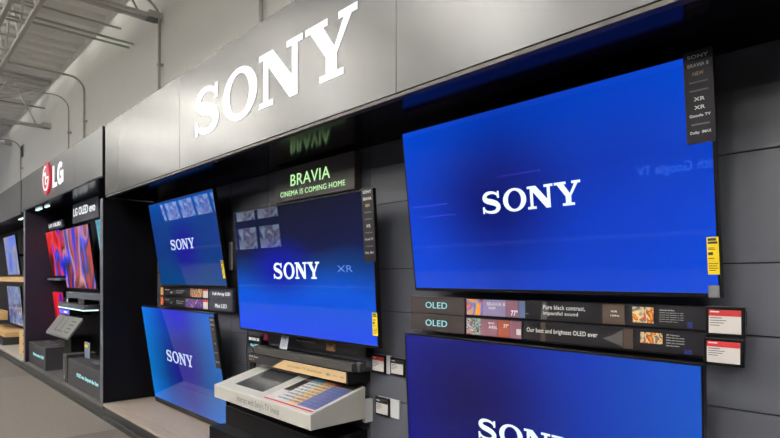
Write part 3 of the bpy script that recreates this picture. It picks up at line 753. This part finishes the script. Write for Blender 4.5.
# black subwoofer cabinet below the tray
cab = thing('floor_cabinet', 'long black cabinet under the white tray with a round white emblem', 'cabinet', (-3.7, 2.03, PS+.002))
zc = H - .425*2.03/CA
hc = .425-PS
bx('body', -4.38+3.7, -3.0+3.7, 0.14, DW-2.03-.003, 0, zbot-PS-.10, M['black'], cab, .004)
bx('front_drawer', -4.39+3.7, -3.55+3.7, .0, .135, 0, hc, M['black'], cab, .004)
bm = bmesh.new(); arc(bm, 3.7-3.085, zbot-PS-.10-.085, .013, .026, 0, 2*math.pi, .134, .1385, 24); obj('ring_emblem', bm, M['whiteplastic'], cab)

# cables, cleats
def cable(label, pts, r=.004):
    bm = bmesh.new(); P = catmull([tuple(p) for p in pts], 8); tube(bm, P, r, 6)
    return tag(obj('cable', bm, M['plastic'], smooth=True), label, 'cable')
cable('thin black cable hanging right of the lower left television', [(-4.70, DW-.008, 1.33), (-4.68, DW-.03, 1.15), (-4.72, DW-.02, .95), (-4.66, DW-.04, .78), (-4.70, DW-.02, .60), (-4.68, DW-.012, .40)])
cable('second black cable looping beside the white tray', [(-4.56, DW-.008, 1.06), (-4.60, DW-.02, 1.0), (-4.55, DW-.03, .92), (-4.62, DW-.02, .7), (-4.60, DW-.012, .50)])
tag(bx('power_outlet', -4.66, -4.58, DW-.022, DW-.001, .80, .92, M['matteblack'], None, .004), 'black outlet box on the wall left of the white tray', 'outlet')
tag(bx('cable_cover', -S(228.7, 2.55), -S(231, 2.55), DW-.02, DW-.001, Z(230, 270, 2.55), Z(230, 242, 2.55), M['whiteplastic'], None, .003), 'pale vertical cover plate on the wall between upper left and middle televisions', 'cover plate')

# ------------------------------------------------------------------ LG bay contents
def demo_box(label, s0, s1, D0, D1, z0, z1, m_, txt=None, holes=False):
    b = thing('demo_box', label, 'demo box', (-(s0+s1)/2, D0, z0)); w = s1-s0
    bx('body', -w/2, w/2, 0, D1-D0, 0, z1-z0, m_, b, .006)
    if txt: lettering(txt, -w/2+w*.30, w/2-w*.08, (z1-z0)*.42, (z1-z0)*.60, -.003, M['lettercyan'], b, depth=.002, bold=.02)
    return b
b1 = demo_box('left black demo box with lit cyan lettering, beside the plum partition', 10.27, 11.57, 2.00, 2.50, PL+.003, .52, M['speakergrey'], 'Picture perfect OLED')
for q in range(3):
    bm = bmesh.new(); prism(bm, ell(0, 0, .05, .05, 20), -.008, .008); o = obj('speaker_disc', bm, M['greyshelf'], b1); o.rotation_euler = (math.pi/2, 0, 0); o.location = (-.25+.3*q, .22, (.52-PL-.003+.009))
b3 = demo_box('right black demo box with lit cyan lettering, beside the tall black partition', 7.25, 8.85, 2.00, 2.50, PL+.003, .511, M['speakergrey'], 'OLED evo. Beyond the Best')
for q in range(2):
    bx('remote_holder', -.1+.45*q, .15+.45*q, .12, .2, .359, .372, M['greyshelf'], b3, .003)
spk = thing('loudspeaker', 'narrow upright black speaker between the two demo boxes', 'speaker', (-9.00, 1.99, PL+.003))
bx('cabinet', -.11, .11, .003, .40, 0, .40, M['speakergrey'], spk, .01)
bx('grille', -.095, .095, 0, .0028, .02, .385, M['fabric'], spk)
bm = bmesh.new(); prism(bm, ell(0, .07, .035, .035, 20), -.004, -.0002); obj('dial', bm, M['greyshelf'], spk)
pt = thing('acrylic_sign', 'small upright acrylic card holder on the right demo box', 'card holder', (-S(86.5, 2.2), 2.20, .513))
bx('holder', -.10, .10, 0, .02, 0, .22, M['clear'], pt, .002)
bx('insert_card', -.08, .08, -.003, -.0003, .02, .20, slate, pt)
bx('header_band', -.08, .08, -.005, -.0033, .15, .19, M['yellow'], pt)

# lectern panel
lt = thing('info_lectern', 'grey sloping info panel on a stand in front of the dark shelf', 'info panel', (-10.01, 2.10, PL+.003))
zfr, zbk2 = .75, 1.03
bm = bmesh.new(); prism_x(bm, [(0, zfr-PL), (.2, zbk2-PL), (.2, zbk2-PL-.04), (0, zfr-PL-.035)], -.72, .72); obj('panel', bm, mat('grey info panel', rgb(100, 100, 100), .35, noise=.1), lt)
ang = math.atan2(zbk2-zfr, .2)
bm = bmesh.new()
def lq(x0, x1, u0, u1):
    P = [bm.verts.new((xx, .2*uu-.003*math.sin(ang), zfr-PL+(zbk2-zfr)*uu+.003*math.cos(ang))) for xx, uu in ((x0, u0), (x1, u0), (x1, u1), (x0, u1))]; bm.faces.new(P)
for q in range(4): lq(.3, .55, .2+q*.18, .24+q*.18)
lq(-.30, .22, .18, .21); lq(-.3, -.27, .21, .85); lq(.0, .03, .21, .85)
obj('print', bm, M['darkprint'], lt)
bx('stand', -.2, .2, .16, .44, 0, zfr-PL-.04, M['matteblack'], lt)

def shelf(label, s0, s1, D0, z0, z1, m_, led=False, m2=None):
    s_ = thing('product_shelf', label, 'shelf', (-(s0+s1)/2, D0, z0)); w = s1-s0
    bx('shelf_board', -w/2, w/2, .004, DW-D0-.002, 0, z1-z0, m_, s_, .002)
    if led:
        bm = bmesh.new(); box(bm, -w/2, w/2+.004, 0, .0035, 0, .02); box(bm, w/2+.0005, w/2+.004, .0035, DW-D0-.08, 0, .02); obj('light_strip', bm, M['ledstrip'], s_)
    return s_
shelf('dark shelf edged with a glowing white light strip', 9.2, 10.74, 2.28, 1.145, 1.24, M['greyshelf'], True)
shelf('grey wall shelf beneath the blue and rose television', 8.0, 10.20, 2.28, 1.33, 1.42, M['greyshelf'])
shelf('short grey wall shelf beneath the red and blue television', 10.62, 11.57, 2.28, 1.60, 1.645, M['greyshelf'])
shelf('tan wood shelf between two far left televisions', 12.2, 16.2, 2.10, 1.56, 1.665, M['tan'])
a = thing('mini_speaker', 'small black cube speaker with white tag on the lit shelf', 'speaker', (-10.42, 2.32, 1.243))
bx('cabinet', -.18, .18, 0, .18, 0, .075, M['plastic'], a, .01); bx('tag_card', .08, .14, -.003, -.0005, .01, .06, M['paper'], a)
a = thing('mini_speaker', 'black box speaker at right end of the lit shelf', 'speaker', (-9.4, 2.30, 1.243))
bx('cabinet', -.18, .18, 0, .2, 0, .08, M['plastic'], a, .01); bx('grille', -.16, .16, -.003, -.0005, .01, .07, M['fabric'], a)
a = thing('small_display', 'small glowing violet display under the lit shelf', 'display', (-10.25, 2.26, 1.05))
bx('case', -.34, .34, .004, DW-2.262, 0, .09, M['plastic'], a); bx('screen', -.32, .32, 0, .0035, .01, .08, glow('violet display', rgb(96, 70, 235), 1.1), a)
bx('icon', .0, .2, -.003, -.0003, .03, .06, M['logowhite'], a)
# bay signs
D = 2.30
def bay_sign(label, s0, s1, z0, z1, text_, hang=None):
    b = thing('bay_sign', label, 'sign', (-(s0+s1)/2, D, z0)); w = s1-s0; h = z1-z0
    bx('sign_panel', -w/2, w/2, 0, .03, 0, h, M['signgrey'], b, .003)
    lettering(text_, -w/2+w*.05, w/2-w*.10, h*.36, h*.78, -.004, M['letterwhite'], b, bold=.02, depth=.003)
    for q in (-.3, .3): bx('support_arm', w*q-.01, w*q+.01, .031, DW-D-.002, h*.45, h*.55, M['matteblack'], b)
bay_sign('larger dark sign reading LG OLED evo under the fascia', 8.50, 9.88, 2.50, 2.80, 'LG OLED evo')
bay_sign('smaller dark sign reading LG OLED beside the plum partition', 10.55, 11.55, 2.49, 2.63, 'LG OLED')

# far bay cabinets
def crate(label, s0, s1, D0, z0, z1, n=3, m_=M['tan'], dep=None):
    c = thing('drawer_cabinet', label, 'cabinet', (-(s0+s1)/2, D0, z0)); w = s1-s0; h = z1-z0
    bx('body', -w/2, w/2, .02, dep or DW-D0-.003, 0, h, m_, c, .004)
    for k in range(n):
        d = bx('drawer', -w/2+.01, w/2-.01, .003, .0195, h*k/n+.005, h*(k+1)/n-.005, m_, c, .003)
        bx('handle', -.08, .08, -.012, .0025, h*(k+.5)/n-.01, h*(k+.5)/n+.01, M['matteblack'], d)
crate('tan wood drawer cabinet against the plum partition, far left bay', 11.9, 13.0, 2.08, PL+.003, .62)
crate('low tan wood cabinet on dark base, far left bay', 14.7, 17.4, 2.08, .33, .44, 1)
crate('tan wood box on wall below the blue television, far left bay', 15.6, 17.4, 2.10, .66, .87, 1, dep=.18)
c = thing('plinth', 'dark grey plinth under the low tan cabinet', 'plinth', (-15.9, 2.06, PL+.003)); bx('body', -1.2, 1.15, 0, .45, 0, .172, M['speakergrey'], c, .004); bx('top_tray', -1.22, 1.17, -.01, .46, .1725, .1765, M['matteblack'], c)

# ------------------------------------------------------------------ pipes, vent, joists, truss
ZP = H + .95*2.88/CA
def pipe(label, xpix, ytop, r=.014, straight=False):
    X_ = -S(xpix, WB-.05); zt_ = Z(xpix, ytop, WB-.05)
    p = thing('conduit_pipe', label, 'pipe', (X_, WB-.05, 2.0))
    pts = [(0, 0, 0.0), (0, 0, zt_-2.0-.30)]
    for k in range(1, 7):
        a_ = k/6*math.pi/2; pts.append((0, -.25*(1-math.cos(a_)), zt_-2.0-.30+.25*math.sin(a_)))
    pts.append((0, -(WB-.05-1.62), zt_-2.0-.05))
    bm = bmesh.new(); tube(bm, pts, r, 8); obj('tube', bm, M['pipe'], p, smooth=True)
    for k in range(3):
        bx('pipe_clamp', -.03, .03, -.02, .048, 1.4+k*.6, 1.43+k*.6, M['pipe'], p)
pipe('vertical pipe nearest the tall partition, bending at the ceiling', 84.3, 76, .020)
pipe('thinner conduit left of the one near the tall partition', 68.6, 95, .012)
pipe('vertical pipe behind the left end of the SONY fascia', 159.2, -2, .020)
pipe('farthest left conduit above the vent', 20.8, 140, .014)
pipe('pale pipe nearest the camera above the lit SONY letters', 261, -85, .024)
v = thing('wall_vent', 'small rectangular louvered vent high on the white wall', 'vent', (-S(23, WB), WB-.03, Z(23, 157, WB)))
bx('frame', -.16, .16, .01, .029, 0, .32, M['joist'], v)
bm = bmesh.new()
for k in range(7): box(bm, -.14, .14, 0, .009, .02+k*.042, .045+k*.042)
obj('louvers', bm, M['trim'], v)

def joist(label, s_, zbot_, depth=.55, y0=-13, web=True, chord=.05):
    j = thing('roof_joist', label, 'joist', (-s_, WB-.02, zbot_), group='open web roof joists')
    bm = bmesh.new(); box(bm, -chord, -chord*.3, y0-WB, -.02, 0, .04); box(bm, chord*.3, chord, y0-WB, -.02, 0, .04); obj('bottom_chord', bm, M['joist'], j)
    zt_ = ZC-.001-zbot_
    bm = bmesh.new(); box(bm, -chord, chord, y0-WB, -.001, zt_-.06, zt_); obj('top_chord', bm, M['joist'], j)
    if web:
        bm = bmesh.new(); y = -.25; up = True
        while y > y0-WB+.6:
            bar(bm, (0, y, .02 if up else zt_-.05), (0, y-.5, zt_-.05 if up else .02), .022); up = not up; y -= .5
        obj('web_rods', bm, M['joist'], j)
    bx('bearing_seat', -.08, .08, -.16, .018, -.0, .1, M['joist'], j)
for x_, y_, lab in ((153, 20, 'roof joist nearest the camera, ending high on the wall'), (45.5, 128, 'heavy roof joist ending low on the white wall at far left')):
    joist(lab, S(x_, WB-.1), Z(x_, y_, WB-.1), chord=.10)
joist('roof joist hidden behind the heavy one at far left', 19.5, ZC-.6)
# bridging rods
def rod(label, x_, y_, r=.018):
    X_ = -S(x_, WB-.1); z_ = Z(x_, y_, WB-.1)
    bm = bmesh.new(); tube(bm, [(X_, WB-.003, z_), (X_, -12, z_)], r, 8)
    tag(obj('ceiling_rod', bm, M['pipe'], smooth=True), label, 'rod')
rod('upper thin rod under the ceiling ending above the LG fascia', 114.5, 27)
rod('first of two close ceiling rods, nearer the camera', 127, 42.5)
rod('second of two close ceiling rods, farther from the camera', 122.5, 46)
rod('short far ceiling rod near the wall vent', 40, 107.5)
# diagonal brace
bm = bmesh.new(); xq = -S(46, WB-.1); bar(bm, (xq, WB-.15, Z(46, 92, WB-.1)), (xq-1.0, WB-1.25, Z(46, 92, WB-.1)-.2), .06); tag(obj('diagonal_brace', bm, M['joist']), 'slanting steel brace beside the far joist', 'brace')

# girder truss parallel to the wall, upper left
gt = thing('girder_truss', 'open steel girder truss high at the upper left corner', 'truss', (-10, 1.35, 5.02))
bm = bmesh.new()
for yy in (-.16, .12): box(bm, -20, 14, yy, yy+.05, 0, .06)
obj('bottom_chord', bm, M['joist'], gt)
bm = bmesh.new()
for yy in (-.16, .12): box(bm, -20, 14, yy, yy+.05, .85, .91)
obj('top_chord', bm, M['joist'], gt)
bm = bmesh.new(); xx = -19.8; up = True
while xx < 13:
    for yy in (-.13, .15): bar(bm, (xx, yy, .05 if up else .87), (xx+.6, yy, .87 if up else .05), .03)
    bar(bm, (xx, -.13, .05), (xx, .15, .05), .03)
    xx += .6; up = not up
wb_ = obj('web_rods', bm, M['joist'], gt)
gt2 = thing('girder_truss', 'second open steel truss farther from the wall at the upper left', 'truss', (-10, 0.75, 5.05))
for ch_ in list(gt.children):
    c2 = ch_.copy(); COL.objects.link(c2); c2.parent = gt2

# ------------------------------------------------------------------ store opposite (seen in reflections) and lamps
def highbay(X_, Y_, z_, e, sx=1.1, sy=.4):
    l = thing('high_bay_light', 'rectangular high bay lamp hanging under the roof deck', 'lamp', (X_, Y_, z_), group='high bay lamps over the store')
    bx('housing', -sx/2-.03, sx/2+.03, -sy/2-.03, sy/2+.03, .01, .08, M['white'], l)
    bm = bmesh.new(); tube(bm, [(0, 0, .08), (0, 0, ZC-z_-.002)], .008, 6); obj('hanger', bm, M['joist'], l)
    d = bpy.data.lights.new('lamp', 'AREA'); d.shape = 'RECTANGLE'; d.size = sx; d.size_y = sy; d.energy = e; d.color = (1, .985, .95)
    o = bpy.data.objects.new('lamp', d); COL.objects.link(o); o.parent = l; o.location = (0, 0, 0)
    d2 = d.copy(); d2.energy = 720; o2 = bpy.data.objects.new('added_uplight', d2); COL.objects.link(o2); o2.parent = l; o2.location = (0, 0, .085); o2.rotation_euler = (math.pi, 0, 0)  # added upward lamp on each fixture, brightens roof deck and upper wall
E = 100
for X_ in (-18, -13.6, -9.2, -5, -.6, 3.8):
    for Y_ in (-3.0, -8.5): highbay(X_, Y_, 5.3, E)

# opposite side of the aisle
OY = -4.6
unit = thing('display_unit', 'long dark display unit across the aisle, seen only mirrored in the screens', 'display unit', (-9, OY, 0))
bx('body', -17, 12, -.8, 0, 0.001, 3.1, M['black'], unit)
bx('shelf', -17, 12, .001, .35, .55, .6, M['greyshelf'], unit)
pics = [picture_mat('pale picture a', [rgb(30, 60, 120), rgb(190, 215, 240), rgb(90, 70, 110), rgb(220, 230, 240), rgb(60, 80, 120)], 1.1, 4, seed=1),
        picture_mat('pale picture b', [rgb(60, 90, 140), rgb(220, 230, 240), rgb(120, 60, 70), rgb(170, 200, 235), rgb(30, 40, 70)], 3, 1.3, seed=7)]
proto = None
for i in range(16):
    cx_, cz_ = -25.4+1.42*(i//2), 1.78+.95*(i % 2)
    if proto is None:
        proto = thing('television', 'television across the aisle, seen only mirrored in the left screens', 'television', (cx_, OY+.05, cz_), (0, 0, math.pi), 'televisions across the aisle')
        bx('screen', -.6, .6, 0, .004, .02, .72, pics[0], proto); bx('bezel', -.62, .62, .0041, .045, 0, .74, M['plastic'], proto)
    else:
        c_ = proto.copy(); COL.objects.link(c_); c_.location = (cx_, OY+.05, cz_)
        for ch_ in list(proto.children):
            k_ = ch_.copy(); COL.objects.link(k_); k_.parent = c_
os_ = thing('aisle_sign', 'blue lit lettering with Google TV across the aisle, mirrored in the largest screen', 'sign', (-3.3, OY+.002, 1.50), (0, 0, math.pi))
bx('sign_panel', -1.0, 1.0, -.02, -.001, -.15, .35, M['matteblack'], os_)
lettering('with Google TV', -.62, .62, 0, .2, -.024, glow('blue sign letters', rgb(90, 150, 255), 9), os_, depth=.002)
vio = glow('violet light line', rgb(110, 70, 255), 7)
for q, (xx, zz) in enumerate(((-8.6, 1.5), (-8.4, 1.25), (-6.2, 1.9))):
    a_ = thing('light_bar', ('upper', 'lower', 'right hand')[q]+' violet light bar across the aisle, mirrored in the largest screen', 'light bar', (xx, OY+.01, zz))
    bx('tube', -.5, .5, 0, .03, 0, .02, vio, a_)

# ------------------------------------------------------------------ world
w_ = bpy.data.worlds.new('World'); sc.world = w_; w_.use_nodes = True
bg = w_.node_tree.nodes['Background']; bg.inputs[0].default_value = rgb(178, 180, 186); bg.inputs[1].default_value = 0.28

# ------------------------------------------------------------------ camera
cam = bpy.data.cameras.new('camera'); co = bpy.data.objects.new('camera', cam); COL.objects.link(co)
cam.sensor_fit = 'HORIZONTAL'; cam.sensor_width = 36; cam.lens = 36*F/780; cam.shift_y = 58/780; cam.clip_start = .05; cam.clip_end = 200
co.location = (0, 0, H); co.rotation_euler = (math.pi/2, 0, math.pi/2 - A)
sc.camera = co
sc.view_settings.view_transform = 'Standard'; sc.view_settings.look = 'None'; sc.view_settings.gamma = 1; sc.view_settings.use_curve_mapping = False
sc.view_settings.exposure = 0.0
sc.cycles.use_denoising = True
sc.cycles.max_bounces = 8
